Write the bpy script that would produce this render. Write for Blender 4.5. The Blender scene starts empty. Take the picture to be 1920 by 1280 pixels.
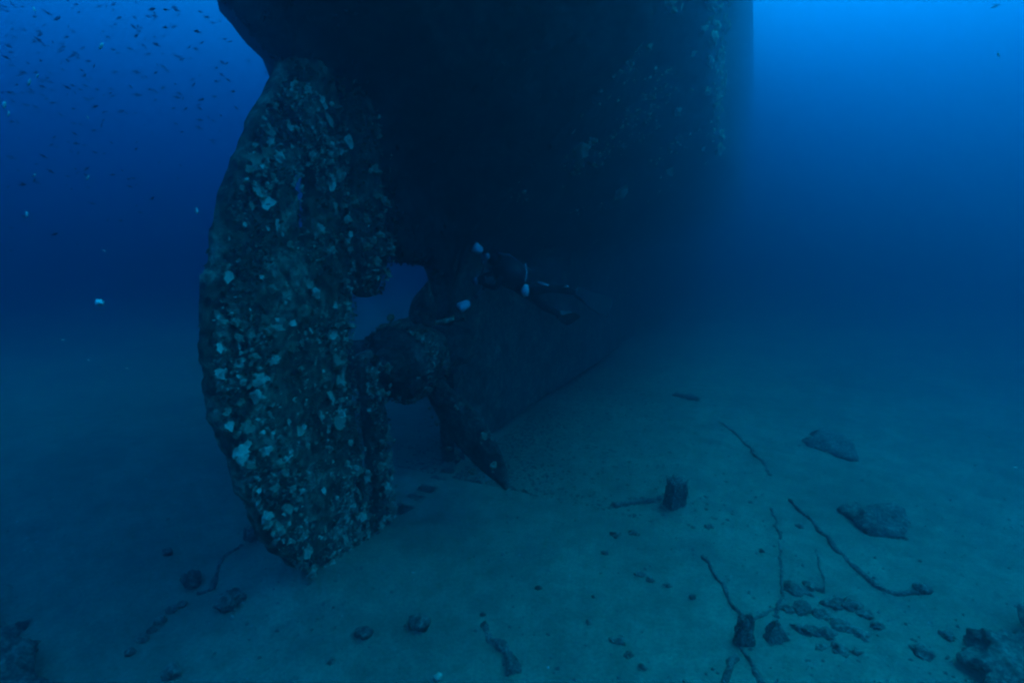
import bpy, bmesh, math, random
from mathutils import Vector, Matrix, noise as mnoise, Quaternion

# ------------------------------------------------------------------ camera, water light, exposure
scene = bpy.context.scene
col = scene.collection
R = math.radians

cam_data = bpy.data.cameras.new("camera")
cam_data.lens = 18.75
cam_data.sensor_width = 36.0
cam_data.clip_start = 0.05
cam_data.clip_end = 400.0
cam = bpy.data.objects.new("camera", cam_data)
cam.location = (0.0, 0.0, 4.3)
cam.rotation_euler = (R(78.0), 0.0, 0.0)
col.objects.link(cam)
scene.camera = cam

SUN_ELEV, SUN_AZ = 62.0, 66.0          # azimuth clockwise from +Y (the view axis)
world = bpy.data.worlds.new("World")
scene.world = world
world.use_nodes = True
nt = world.node_tree
bg = nt.nodes["Background"]
sky = nt.nodes.new("ShaderNodeTexSky")
sky.sky_type = 'NISHITA'
sky.sun_disc = False
sky.sun_elevation = R(SUN_ELEV)
sky.sun_rotation = R(SUN_AZ)
tint = nt.nodes.new("ShaderNodeMix")
tint.data_type = 'RGBA'; tint.blend_type = 'MULTIPLY'
tint.inputs[0].default_value = 1.0
tint.inputs[7].default_value = (0.004, 1.06, 1.33, 1.0)     # water column tint, with extra sky brightness multiplied in
nt.links.new(sky.outputs[0], tint.inputs[6])
# slant path through the water above: radiance falls off away from the zenith
tc = nt.nodes.new("ShaderNodeTexCoord"); sep = nt.nodes.new("ShaderNodeSeparateXYZ")
nt.links.new(tc.outputs["Generated"], sep.inputs[0])
def wmath(op, a, b=None):
    n = nt.nodes.new("ShaderNodeMath"); n.operation = op
    for i, v in enumerate((a, b)):
        if v is None: continue
        if isinstance(v, (int, float)): n.inputs[i].default_value = v
        else: nt.links.new(v, n.inputs[i])
    return n.outputs[0]
slant = wmath('DIVIDE', 1.0, wmath('MAXIMUM', sep.outputs["Z"], 0.08))
fall = wmath('POWER', 2.71828, wmath('MULTIPLY', wmath('SUBTRACT', slant, 1.0), -0.52))
att = nt.nodes.new("ShaderNodeMix"); att.data_type = 'RGBA'; att.blend_type = 'MULTIPLY'; att.inputs[0].default_value = 1.0
nt.links.new(tint.outputs[2], att.inputs[6]); nt.links.new(fall, att.inputs[7])
nt.links.new(att.outputs[2], bg.inputs[0])
bg.inputs[1].default_value = 0.15

sun_data = bpy.data.lights.new("sun", 'SUN')
sun_data.energy = 0.34
sun_data.angle = R(60.0)
sun_data.color = (0.02, 1.0, 0.82)
sun = bpy.data.objects.new("sun", sun_data)
sdir = Vector((math.sin(R(SUN_AZ)) * math.cos(R(SUN_ELEV)), math.cos(R(SUN_AZ)) * math.cos(R(SUN_ELEV)), math.sin(R(SUN_ELEV))))
sun.rotation_euler = sdir.to_track_quat('Z', 'Y').to_euler()
sun.location = (20, 20, 40)
col.objects.link(sun)

vs = scene.view_settings
vs.view_transform = 'Standard'; vs.look = 'None'; vs.exposure = 3.62; vs.gamma = 1.0; vs.use_curve_mapping = False
scene.render.engine = 'CYCLES'
cy = scene.cycles
cy.use_denoising = True
cy.max_bounces = 4; cy.diffuse_bounces = 1; cy.glossy_bounces = 1; cy.volume_bounces = 1; cy.transparent_max_bounces = 8
cy.pixel_filter_type = 'BLACKMAN_HARRIS'; cy.filter_width = 2.3

# ------------------------------------------------------------------ helpers
random.seed(7)
CAM = Vector(cam.location)
PITCH = R(12.0); FPX = 1000.0
FWD = Vector((0, math.cos(PITCH), -math.sin(PITCH))); UPV = Vector((0, math.sin(PITCH), math.cos(PITCH))); RTV = Vector((1, 0, 0))
def sight(px, py): return RTV * ((px - 960) / FPX) + UPV * ((640 - py) / FPX) + FWD
def at(px, py, depth): return CAM + sight(px, py) * depth

def fbm(x, y, z=0.0, o=4):
    return mnoise.fractal(Vector((x, y, z)), 1.0, 2.0, o)
def sstep(a, b, x):
    t = min(1, max(0, (x - a) / (b - a))); return t * t * (3 - 2 * t)
def tab(tb, x):
    if x <= tb[0][0]: return tb[0][1]
    for (a, va), (b, vb) in zip(tb, tb[1:]):
        if x <= b: return va + (vb - va) * (x - a) / (b - a)
    return tb[-1][1]

def mesh_data(name, verts, faces, mat, smooth=True):
    me = bpy.data.meshes.new(name); me.from_pydata([tuple(v) for v in verts], [], faces); me.update()
    if smooth: me.polygons.foreach_set("use_smooth", [True] * len(me.polygons))
    if mat: me.materials.append(mat)
    return me
def link(name, me, parent=None):
    o = bpy.data.objects.new(name, me); col.objects.link(o)
    if parent: o.parent = parent
    return o
def mk(name, verts, faces, mat, parent=None, smooth=True):
    return link(name, mesh_data(name, verts, faces, mat, smooth), parent)
def tag(o, label=None, cat=None, group=None, kind=None):
    if label: o["label"] = label
    if cat: o["category"] = cat
    if group: o["group"] = group
    if kind: o["kind"] = kind
    return o
def empty(name, loc):
    o = bpy.data.objects.new(name, None); o.location = loc; o.empty_display_size = .2; col.objects.link(o); return o

def tube(pts, rad, seg=8, cap=True):
    """Vertices and faces of a round tube through pts; rad is a number or one per point."""
    V, F = [], []
    pts = [Vector(p) for p in pts]; n = len(pts)
    rads = rad if isinstance(rad, (list, tuple)) else [rad] * n
    prev = None
    for i, p in enumerate(pts):
        d = (pts[min(i + 1, n - 1)] - pts[max(i - 1, 0)]).normalized()
        if prev is None:
            a = d.orthogonal().normalized()
        else:
            a = (prev - d * prev.dot(d)).normalized()
        prev = a; b = d.cross(a)
        for k in range(seg):
            t = 2 * math.pi * k / seg
            V.append(p + (a * math.cos(t) + b * math.sin(t)) * rads[i])
    for i in range(n - 1):
        for k in range(seg):
            F.append((i * seg + k, i * seg + (k + 1) % seg, (i + 1) * seg + (k + 1) % seg, (i + 1) * seg + k))
    if cap:
        F.append(tuple(range(seg))[::-1]); F.append(tuple(range((n - 1) * seg, n * seg)))
    return V, F
def resample(pts, step=0.12, wob=0.0, seed=0):
    pts = [Vector(p) for p in pts]; out = []
    def cr(p0, p1, p2, p3, t):
        return 0.5 * ((2 * p1) + (p2 - p0) * t + (2 * p0 - 5 * p1 + 4 * p2 - p3) * t * t + (3 * p1 - p0 - 3 * p2 + p3) * t ** 3)
    for i in range(len(pts) - 1):
        p0 = pts[max(0, i - 1)]; p3 = pts[min(len(pts) - 1, i + 2)]
        m = max(1, int((pts[i + 1] - pts[i]).length / step))
        for k in range(m): out.append(cr(p0, pts[i], pts[i + 1], p3, k / m))
    out.append(pts[-1])
    if wob:
        out = [p + Vector((fbm(p.x * 3, p.y * 3, seed), fbm(p.x * 3, p.y * 3, seed + 9), 0.5 * fbm(p.x * 3, p.y * 3, seed + 17))) * wob for p in out]
    return out
_ico = {}
def ico(sub):
    if sub not in _ico:
        bm = bmesh.new(); bmesh.ops.create_icosphere(bm, subdivisions=sub, radius=1.0)
        bm.verts.ensure_lookup_table()
        _ico[sub] = ([v.co.copy() for v in bm.verts], [tuple(v.index for v in f.verts) for f in bm.faces]); bm.free()
    return _ico[sub]
def rock_geo(sx, sy, sz, seed, sub=3, rough=.35, freq=1.3):
    V, F = ico(sub)
    out = []
    for v in V:
        k = 1 + rough * fbm(v.x * freq + seed * 7.1, v.y * freq, v.z * freq, 4)
        out.append(Vector((v.x * sx * k, v.y * sy * k, v.z * sz * k)))
    return out, F

# ------------------------------------------------------------------ materials
def nmat(name, build, rough=0.9):
    m = bpy.data.materials.new(name); m.use_nodes = True
    t = m.node_tree; b = t.nodes["Principled BSDF"]; b.inputs["Roughness"].default_value = rough
    b.inputs["Specular IOR Level"].default_value = 0.15
    build(t, b); return m
def N(t, kind, **kw):
    n = t.nodes.new(kind)
    for k, v in kw.items():
        if k in n.inputs: n.inputs[k].default_value = v
        else: setattr(n, k, v)
    return n
def ramp(t, fac, stops):
    r = t.nodes.new("ShaderNodeValToRGB"); e = r.color_ramp.elements
    while len(e) < len(stops): e.new(0.5)
    for el, (p, c) in zip(e, stops): el.position = p; el.color = (*c, 1)
    t.links.new(fac, r.inputs[0]); return r.outputs[0]
def mix(t, a, b, fac, mode='MIX'):
    n = t.nodes.new("ShaderNodeMix"); n.data_type = 'RGBA'; n.blend_type = mode
    for i, v in ((0, fac), (6, a), (7, b)):
        if isinstance(v, (int, float)): n.inputs[i].default_value = v
        elif isinstance(v, tuple): n.inputs[i].default_value = (*v, 1)
        else: t.links.new(v, n.inputs[i])
    return n.outputs[2]
def bump(t, b, h, strength, dist):
    n = t.nodes.new("ShaderNodeBump"); n.inputs["Strength"].default_value = strength; n.inputs["Distance"].default_value = dist
    t.links.new(h, n.inputs["Height"]); t.links.new(n.outputs[0], b.inputs["Normal"])
def pos(t): return t.nodes.new("ShaderNodeNewGeometry").outputs["Position"]

def b_sand(t, b):
    p = pos(t)
    n1 = N(t, "ShaderNodeTexNoise", Scale=.45, Detail=5.0, Roughness=.6); n2 = N(t, "ShaderNodeTexNoise", Scale=3.2, Detail=6.0, Roughness=.65)
    n3 = N(t, "ShaderNodeTexNoise", Scale=26.0, Detail=3.0, Roughness=.7); n4 = N(t, "ShaderNodeTexNoise", Scale=1.25, Detail=6.0, Roughness=.7, Distortion=.6)
    for n in (n1, n2, n3, n4): t.links.new(p, n.inputs["Vector"])
    c = ramp(t, n1.outputs[0], [(.3, (.18, .175, .108)), (.7, (.30, .288, .178))])
    c = mix(t, c, ramp(t, n2.outputs[0], [(.32, (.66, .67, .64)), (.62, (1.05, 1.05, 1.03))]), 0.85, 'MULTIPLY')
    c = mix(t, c, (.15, .15, .10), ramp(t, n4.outputs[0], [(.51, (0, 0, 0)), (.68, (.8, .8, .8))]))
    c = mix(t, c, ramp(t, n3.outputs[0], [(.36, (.7, .7, .7)), (.60, (1.12, 1.12, 1.12))]), 0.8, 'MULTIPLY')
    t.links.new(c, b.inputs["Base Color"])
    h = mix(t, n2.outputs[0], n3.outputs[0], .35); bump(t, b, h, .6, .05)
M_sand = nmat("silty_sand", b_sand, .95)

def b_growth(lo, mid, hi, sc=1.0):
    def f(t, b):
        p = pos(t)
        n1 = N(t, "ShaderNodeTexNoise", Scale=2.2 * sc, Detail=7.0, Roughness=.7, Distortion=.8)
        n2 = N(t, "ShaderNodeTexNoise", Scale=11.0 * sc, Detail=5.0, Roughness=.7)
        v = N(t, "ShaderNodeTexVoronoi", Scale=9.0 * sc)
        for n in (n1, n2, v): t.links.new(p, n.inputs["Vector"])
        c = ramp(t, n1.outputs[0], [(.38, lo), (.52, mid), (.68, hi)])
        c = mix(t, c, ramp(t, n2.outputs[0], [(.38, (.15, .15, .15)), (.60, (1.5, 1.5, 1.45))]), 0.9, 'MULTIPLY')
        t.links.new(c, b.inputs["Base Color"])
        bump(t, b, mix(t, n2.outputs[0], v.outputs["Distance"], .4), .9, .06)
    return f
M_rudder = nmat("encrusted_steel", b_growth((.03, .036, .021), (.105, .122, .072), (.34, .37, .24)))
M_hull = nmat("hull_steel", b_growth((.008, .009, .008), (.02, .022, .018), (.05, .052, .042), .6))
M_hazed_hull = nmat('hazed_hull', b_growth((.045, .048, .036), (.095, .098, .073), (.17, .17, .125), .8))  # hull steel lightened so the keel edge melts into the hazy sand
M_prop = nmat("propeller_bronze", b_growth((.03, .034, .024), (.08, .088, .06), (.2, .21, .15), 1.3))
M_turf = nmat("turf_algae", b_growth((.06, .07, .04), (.17, .19, .12), (.36, .39, .27), 1.5))
def b_shell(base):
    def f(t, b):
        n = N(t, "ShaderNodeTexNoise", Scale=16.0, Detail=5.0, Roughness=.7); t.links.new(pos(t), n.inputs["Vector"])
        i = t.nodes.new("ShaderNodeObjectInfo")
        c = ramp(t, n.outputs[0], [(.3, tuple(x * .45 for x in base)), (.65, base)])
        c = mix(t, c, ramp(t, i.outputs["Random"], [(0, (.28, .32, .25)), (.6, (.62, .66, .56)), (1, (1.15, 1.15, 1.08))]), 1.0, 'MULTIPLY')
        t.links.new(c, b.inputs["Base Color"]); bump(t, b, n.outputs[0], .6, .02)
    return f
M_shell = nmat("oyster_shell", b_shell((.82, .85, .62)), .8)
M_sponge = nmat("sponge", b_shell((.62, .70, .50)), .9)
def b_crust(t, b):
    n = N(t, 'ShaderNodeTexNoise', Scale=14.0, Detail=3.0); t.links.new(pos(t), n.inputs['Vector'])
    t.links.new(ramp(t, n.outputs[0], [(.35, (.10, .12, .07)), (.52, (.27, .31, .19)), (.70, (.70, .75, .50))]), b.inputs['Base Color'])
M_crust = nmat('barnacle_crust', b_crust)
M_rock = nmat("dark_rock", b_growth((.095, .095, .07), (.185, .18, .125), (.30, .29, .2), 2.0))
M_debris = nmat("rusted_debris", b_growth((.09, .09, .068), (.165, .16, .12), (.29, .28, .2), 3.0))
def flat(c, rough=.6):
    def f(t, b):
        n = N(t, "ShaderNodeTexNoise", Scale=30.0, Detail=4.0); t.links.new(pos(t), n.inputs["Vector"])
        t.links.new(ramp(t, n.outputs[0], [(.3, tuple(x * .7 for x in c)), (.7, c)]), b.inputs["Base Color"])
    return lambda nm: nmat(nm, f, rough)
M_suit = flat((.006, .006, .007), .75)("neoprene")
M_black = flat((.015, .015, .016), .4)("black_plastic")
M_tank = flat((.14, .145, .15), .35)("painted_tank")
M_pale = flat((.72, .72, .70), .5)("pale_plastic")
M_glass = flat((.25, .28, .30), .1)("mask_glass")
M_fish = flat((.02, .022, .028), .5)("fish_dark")
M_flake = flat((.5, .49, .48), .7)("pale_flake")
M_orange = flat((.62, .22, .10), .8)("orange_sponge")

# ------------------------------------------------------------------ seabed
def hsea(x, y):
    h = .10 * fbm(x * .16 + 3, y * .16, 1.0, 3) + .035 * fbm(x * .9, y * .9, 5.0, 4)
    h += .010 * fbm(x * 5, y * 5, 9.0, 2)
    d = math.hypot(x + 2.5, (y - 6.05) * .9); h += .26 * math.exp(-(d / 1.0) ** 2)
    if d < 14: h += .010 * math.sin(14 * (x * .5 + y * .87) + 4 * fbm(x * .6, y * .6, 3.0, 3)) * sstep(14, 4, d) * sstep(-.2, .4, fbm(x * .3, y * .3, 8.0, 2))
    return h
def warp(n, near, far, c):
    out = []
    for i in range(n + 1):
        t = 2 * i / n - 1
        out.append(c + near * t + (far - near) * t ** 9)
    return out
XS = warp(300, 13.0, 129.0, 1.0); YS = warp(300, 12.5, 109.0, 12.0)
V = [(x, y, hsea(x, y)) for y in YS for x in XS]; W = len(XS)
F = [(j * W + i, j * W + i + 1, (j + 1) * W + i + 1, (j + 1) * W + i) for j in range(len(YS) - 1) for i in range(W - 1)]
seabed = tag(mk('seabed', V, F, M_sand), "silty blue-grey sand bottom strewn with rubble", kind="structure")
def floor_at(px, py, up=0.0):
    d = sight(px, py); t = -CAM.z / d.z; p = CAM + d * t
    for _ in range(3):
        t = (hsea(p.x, p.y) - CAM.z) / d.z; p = CAM + d * t
    return Vector((p.x, p.y, hsea(p.x, p.y) + up)), t
# loose shell grit and coral crumbs on the sand
V, F = [], []
for k in range(9000):
    y = 3.2 + 13 * random.random() ** 1.3; x = (random.random() * 2.3 - 1.15) * (y + 1.0)
    if fbm(x * .5 + 11, y * .5, 2.0, 3) < random.uniform(-.35, .25): continue
    r = random.choice((.008, .01, .014, .02, .03)) * random.uniform(.7, 1.4); z = hsea(x, y)
    a = random.random() * 6.28; b = len(V); sq = random.uniform(.3, .8)
    for q in range(4): V.append((x + r * math.cos(a + q * 1.57) * random.uniform(.6, 1.2), y + r * math.sin(a + q * 1.57) * random.uniform(.6, 1.2), z - r * .2))
    V.append((x + random.uniform(-.4, .4) * r, y, z + r * sq))
    F += [(b + q, b + (q + 1) % 4, b + 4) for q in range(4)]
def b_grit(t, b):
    n = N(t, "ShaderNodeTexNoise", Scale=7.0, Detail=2.0); t.links.new(pos(t), n.inputs["Vector"])
    t.links.new(ramp(t, n.outputs[0], [(.38, (.05, .05, .04)), (.55, (.16, .15, .12)), (.72, (.5, .48, .4))]), b.inputs["Base Color"])
M_grit = nmat("shell_grit", b_grit)
tag(mk('shell_grit', V, F, M_grit, smooth=False), "shell grit and coral crumbs scattered over the sand", kind="stuff")

# ------------------------------------------------------------------ the shipwreck
HEAD = 24.0
U = Vector((math.sin(R(HEAD)), math.cos(R(HEAD)), 0)); RV = Vector((U.y, -U.x, 0)); ORG = Vector((-2.2, 6.5, 0))
def ship(s, l, z): return U * s + RV * l + Vector((0, 0, z))          # in the wreck's own frame (origin at the rudder)
wreck = tag(empty('shipwreck', ORG), "encrusted stern of a sunken ship with rudder and propeller, standing on sand", "shipwreck")

def hull_b0(s): return tab([(-7.4, .2), (-6, .9), (-4, 1.3), (-2, 1.75), (0, 2.2), (3, 3.5), (7, 3.72), (12, 3.8), (40, 3.85)], s)
def hull_b(s, z):
    fl = tab([(-7.4, .2), (-6.6, 1.0), (-5, 1.8), (-3, 2.8), (0, 4.2), (4, 3.2), (7, 1.0), (9, 0)], s)  # stern flare above the frame, shaped to shade the water before the hull
    return hull_b0(s) + fl * sstep(8.2, 11.5, z)
def hull_zc(s): return tab([(-7.4, 10.2), (-5, 8.8), (-3, 7.5), (-1.6, 6.7), (-.6, 6.02), (0, 5.9), (.85, 5.6), (1.0, 4.3), (1.25, 3.85), (2.1, 3.75), (2.45, 3.4), (2.6, .2), (60, .05)], s)
def hull_hb(s, z):
    zc = hull_zc(s); B = hull_b(s, z)
    if z <= zc: return 0.0
    if s < 2.5:
        zw = tab([(-7.4, 10.2), (-5, 8.8), (-3, 7.5), (-1.6, 6.7), (-.6, 6.02), (0, 5.9), (.85, 5.6), (1.0, 4.95), (2.0, 4.95), (2.45, 4.2)], s)
        return max(.16 * sstep(0, .12, z - zc) * sstep(.8, 1.0, s), B * min(1, max(0, (z - zw) / 2.4)) ** (1.2 - .4 * sstep(.3, 2.2, s)))
    t = sstep(2.5, 18, s)
    zA = 3.7 * (1 - t) + 3.3 * t; zB = 8.4 * (1 - sstep(2.5, 9, s)) + 6.3 * sstep(2.5, 9, s)
    base = 0.12 + 0.45 * sstep(3, 12, s)
    return base + (B - base) * sstep(zA, zB, z) ** (.62 + .13 * t)
SS = [-7.4 + 0.2 * i for i in range(49)] + [2.4, 2.5, 2.55, 2.6, 2.8, 3.0, 3.2] + [3.5 + 0.4 * i for i in range(100)]  # stations reach far aft: unseen counter lengthened to shade the near water
NK = 60; V, F = [], []; W = 2 * NK + 1
for s in SS:
    zc = hull_zc(s)
    for k in range(-NK, NK + 1):
        a = abs(k) / NK; z = zc + (13 - zc) * a ** 1.25
        h = hull_hb(s, z); l = math.copysign(h, k) if k else 0
        n = .03 * ((z / 1.05) % 1.0) + .085 * fbm(s * 1.3, l * 1.3, z * 1.3, 5) + .03 * fbm(s * 5, l * 5, z * 5, 3)
        V.append(ship(s + (.5 * n if k else 0), l + (math.copysign(n, k) if k else 0), z - abs(n) * .7))
for i in range(len(SS) - 1):
    for k in range(W - 1): F.append((i * W + k, i * W + k + 1, (i + 1) * W + k + 1, (i + 1) * W + k))
    F.append((i * W, (i + 1) * W, (i + 1) * W + W - 1, i * W + W - 1))
F.append(tuple((len(SS) - 1) * W + k for k in range(W)))
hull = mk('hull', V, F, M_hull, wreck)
hull.data.materials.append(M_hazed_hull)                                   # lower hull painted paler, standing for haze that softens the keel edge
for p in hull.data.polygons:
    if p.center.z < 3.7 + .6 * fbm(p.center.x, p.center.y, p.center.z): p.material_index = 1

def slab(name, Lf, Rf, z0, z1, th, mat, nz=90, ns=44, hole=None, seed=0, rough=.045, lean=None):
    """Thick upright plate between the edges Lf(z) and Rf(z), rounded and overgrown, with real openings where hole(s, z)."""
    V, F = [], []; inside = {}
    for side in (1, -1):
        for i in range(nz + 1):
            z = z0 + (z1 - z0) * i / nz; a, b = Lf(z), Rf(z)
            for j in range(ns + 1):
                t = j / ns; s = a + (b - a) * t
                e = min(t, 1 - t) * (b - a); e2 = min(z - z0, z1 - z)
                prof = th * (0.35 + 0.65 * (1 - math.exp(-e / .22)))
                if hole: prof -= (prof - .055) * math.exp(-(max(0, abs(s + .40) - .10) / .10) ** 2 - (max(0, abs(z - 4.6) - .30) / .12) ** 2)
                n = rough * (fbm(s * 2.6, z * 2.6, side * 3 + seed, 5) + .5 * fbm(s * 9, z * 9, side + seed, 3))
                ed = .05 * fbm(z * 3.3, t * 2, seed + 4.0, 4) * (1 if e < .12 else .3)
                V.append(ship(s + ed, side * max(.02, prof + n), z + .04 * fbm(s * 4, z * 4, seed + 7.0, 3)))
    off = (nz + 1) * (ns + 1); idx = lambda i, j, k: k * off + i * (ns + 1) + j
    for i in range(nz):
        for j in range(ns):
            z = z0 + (z1 - z0) * (i + .5) / nz; a, b = Lf(z), Rf(z); s = a + (b - a) * (j + .5) / ns
            inside[i, j] = not (hole and hole(s, z))
    for (i, j), ok in inside.items():
        if not ok: continue
        F.append((idx(i, j, 0), idx(i, j + 1, 0), idx(i + 1, j + 1, 0), idx(i + 1, j, 0)))
        F.append((idx(i, j, 1), idx(i + 1, j, 1), idx(i + 1, j + 1, 1), idx(i, j + 1, 1)))
        for di, dj, p, q in ((-1, 0, (i, j), (i, j + 1)), (1, 0, (i + 1, j + 1), (i + 1, j)), (0, -1, (i + 1, j), (i, j)), (0, 1, (i, j + 1), (i + 1, j + 1))):
            if not inside.get((i + di, j + dj), False):
                F.append((idx(*p, 0), idx(*p, 1), idx(*q, 1), idx(*q, 0)))
    return mk(name, V, F, mat, wreck)
RL = [(-.25, -.4), (.05, -.62), (.44, -1.03), (.97, -1.35), (1.49, -1.49), (1.96, -1.62), (2.47, -1.74), (2.96, -1.78), (3.46, -1.73), (3.85, -1.64), (4.24, -1.51), (4.58, -1.38), (4.9, -1.2), (5.37, -.95), (5.88, -.57), (6.2, -.45), (6.6, -.45)]
RR = [(-.25, .5), (.1, .5), (.66, .33), (2.03, .17), (2.9, .17), (3.45, .27), (6.3, .30)]
slit = lambda s, z: (-.50 < s < -.31 - .03 * (4.9 - z) and 4.28 < z < 4.92)
rudder = slab('rudder', lambda z: tab(RL, z), lambda z: tab(RR, z), -.25, 6.6, .17, M_rudder, 130, 52, slit, 1)
rudder["label"] = "tall rounded rudder blade thick with pale oysters"
PL = [(3.4, .55), (3.55, .36), (6.3, .36)]; PR = [(3.4, .66), (3.6, .86), (3.9, 1.05), (4.2, 1.1), (5.2, 1.06), (6.3, 1.1)]
post = slab('stern_post', lambda z: tab(PL, z), lambda z: tab(PR, z), 3.42, 6.3, .2, M_prop, 60, 18, None, 5)
LL = [(-.2, .56), (1.0, .46), (2.0, .40), (2.7, .42)]; LR = [(-.2, .9), (1.0, .86), (1.6, .86), (2.3, .8), (2.7, .62)]
foot = slab('heel_post', lambda z: tab(LL, z), lambda z: tab(LR, z), -.2, 2.65, .13, M_prop, 50, 16, None, 8)
sole = slab('sole_piece', lambda z: .9, lambda z: 2.8, -.4, .03, .16, M_prop, 8, 40, None, 12)

# propeller
HUB_S, HUB_Z = 1.62, 2.34
prop = empty('propeller', (0, 0, 0)); prop.parent = wreck
prop["label"] = "overgrown propeller next to the rudder, one long blade reaching toward the sand"
def lathe(prof, s0, z0, seg=36, rough=.03, seed=0):
    V, F = [], []
    for (ds, rr) in prof:
        for k in range(seg):
            t = 2 * math.pi * k / seg
            n = rough * (fbm(math.cos(t) * 2.5, math.sin(t) * 2.5, ds * 3 + seed, 4) + .5 * fbm(math.cos(t) * 8, math.sin(t) * 8, ds * 9 + seed, 2)) if rr > .03 else 0
            V.append(ship(s0 + ds, (rr + n) * math.cos(t), z0 + (rr + n) * math.sin(t)))
    for i in range(len(prof) - 1):
        for k in range(seg): F.append((i * seg + k, i * seg + (k + 1) % seg, (i + 1) * seg + (k + 1) % seg, (i + 1) * seg + k))
    F.append(tuple(range(seg))[::-1]); F.append(tuple(range((len(prof) - 1) * seg, len(prof) * seg)))
    return V, F
V, F = lathe([(-.52, .30), (-.50, .40), (-.44, .52), (-.30, .58), (-.1, .60), (.15, .58), (.34, .48), (.44, .38)], HUB_S, HUB_Z, 48, .05)
mk('hub', V, F, M_prop, prop)
V, F = lathe([(-.74, .02), (-.73, .10), (-.68, .20), (-.60, .27), (-.50, .30)], HUB_S, HUB_Z, 32, .025, 3)
mk('hub_cap', V, F, M_prop, prop)
V, F = lathe([(.42, .36), (.9, .38), (1.3, .42)], HUB_S, HUB_Z, 32, .03, 6)
mk('stern_tube', V, F, M_hazed_hull, wreck)
def blade(theta, rad, mat=M_prop):
    e = Vector((0, math.cos(theta), math.sin(theta))); t = Vector((0, -math.sin(theta), math.cos(theta))); a = Vector((1, 0, 0))
    V, F = [], []; NR, NC = 26, 12
    for side in (1, -1):
        for i in range(NR + 1):
            q = i / NR; rho = .42 + (rad - .42) * q
            c = .78 * math.sin(math.pi * (.14 + .82 * q)) ** .75 * (rad / 2.3)
            beta = math.atan(2.1 / (2 * math.pi * rho))
            d = -a * math.sin(beta) + t * math.cos(beta); n = a * math.cos(beta) + t * math.sin(beta)
            for j in range(NC + 1):
                w = j / NC * 2 - 1
                th = (.10 * (1 - q) + .03) * max(0, 1 - w * w) ** .5
                r = .025 * fbm(rho * 4 + theta, w * 3, side, 3)
                P = e * (rho - .12 * w * w * q) + d * (c * .5 * w + .10 * q) + n * (side * (th + r * (1 - w * w)) + .06 * w * w)
                V.append(ship(HUB_S + P.x, P.y, HUB_Z + P.z))
    off = (NR + 1) * (NC + 1)
    for k in (0, 1):
        for i in range(NR):
            for j in range(NC):
                q4 = [k * off + i * (NC + 1) + j, k * off + i * (NC + 1) + j + 1, k * off + (i + 1) * (NC + 1) + j + 1, k * off + (i + 1) * (NC + 1) + j]
                F.append(tuple(q4 if k == 0 else q4[::-1]))
    ring = [i * (NC + 1) for i in range(NR + 1)] + [NR * (NC + 1) + j for j in range(1, NC + 1)] + [i * (NC + 1) + NC for i in range(NR - 1, -1, -1)]
    for p, q in zip(ring, ring[1:]): F.append((p, q, q + off, p + off))
    return mk('blade', V, F, mat, prop)
BL_ANG = [R(-51 + 120 * k) for k in range(3)]
for k, th in enumerate(BL_ANG): blade(th, (2.45, 1.25, 2.42)[k], M_prop)     # the upper blade is broken off short

V, F = tube(resample([at(786, 609, 8.2) - ORG, at(805, 607, 8.15) - ORG, at(830, 603, 8.1) - ORG, at(851, 596, 8.05) - ORG], .04), .035, 8)
V = [v + Vector((fbm(v.x * 9, v.z * 9, 1), fbm(v.y * 9, v.z * 9, 2), fbm(v.x * 9, v.y * 9, 3))) * .02 for v in V]
mk('guard_bar', V, F, M_crust, prop)
# ---- growth: pale oysters and sponges, each a piece of what it grows on
def shell_mesh(name, seed, mat, kind):
    rnd = random.Random(seed); V, F = [], []
    if kind == 'cup':                     # irregular oyster valve: ragged bowl with a thick lip
        rings = [(.02, .10), (.35, .16), (.7, .26), (1.0, .42), (.92, .50), (.6, .36), (.02, .28)]; seg = 12
        ph = rnd.random() * 9
        for rr, hh in rings:
            for k in range(seg):
                t = 6.283 * k / seg; w = 1 + .75 * fbm(math.cos(t) * 1.5 + ph, math.sin(t) * 1.5, rr * .4, 4)
                V.append((rr * w * math.cos(t) * 1.0, rr * w * math.sin(t) * rnd.uniform(.74, .9), hh * .6 * (1 + .4 * fbm(math.cos(t) + ph, math.sin(t), 3, 2))))
        for i in range(len(rings) - 1):
            for k in range(seg): F.append((i * seg + k, i * seg + (k + 1) % seg, (i + 1) * seg + (k + 1) % seg, (i + 1) * seg + k))
    else:                                  # lumpy sponge / tunicate
        VV, F = ico(3)
        for v in VV:
            k = 1 + .9 * fbm(v.x * 1.4 + seed, v.y * 1.4, v.z * 1.4, 4)
            V.append((v.x * k, v.y * k * .8, (v.z * .6 + .25) * k))
    return mesh_data(name, V, F, mat, smooth=(kind != 'cup'))
SHELLS = [shell_mesh('oyster_shell', k, M_shell, 'cup') for k in range(6)]
SPONGES = [shell_mesh('sponge', 20 + k, M_sponge, 'lump') for k in range(5)]
def stick(part, name, me, s, l, z, nrm, size, asp=1.0):
    o = link(name, me, part); n = nrm.normalized()
    tilt = Vector((random.uniform(-.5, .5), random.uniform(-.5, .5), random.uniform(-.2, .7)))
    q = (n + tilt * .7).to_track_quat('Z', 'Y') @ Quaternion((0, 0, 1), random.random() * 6.28)
    o.rotation_mode = 'QUATERNION'; o.rotation_quaternion = q; o.location = ship(s, l, z); o.scale = (size, size * asp, size * random.uniform(.7, 1.2))
    return o
STB = RV.copy()
def plane_sz(px, py):                        # where a sight line meets the rudder's starboard face
    d = sight(px, py); c = CAM - ORG; t = (.17 - c.dot(RV)) / d.dot(RV); p = c + d * t
    return p.dot(U), p.z, t
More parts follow.
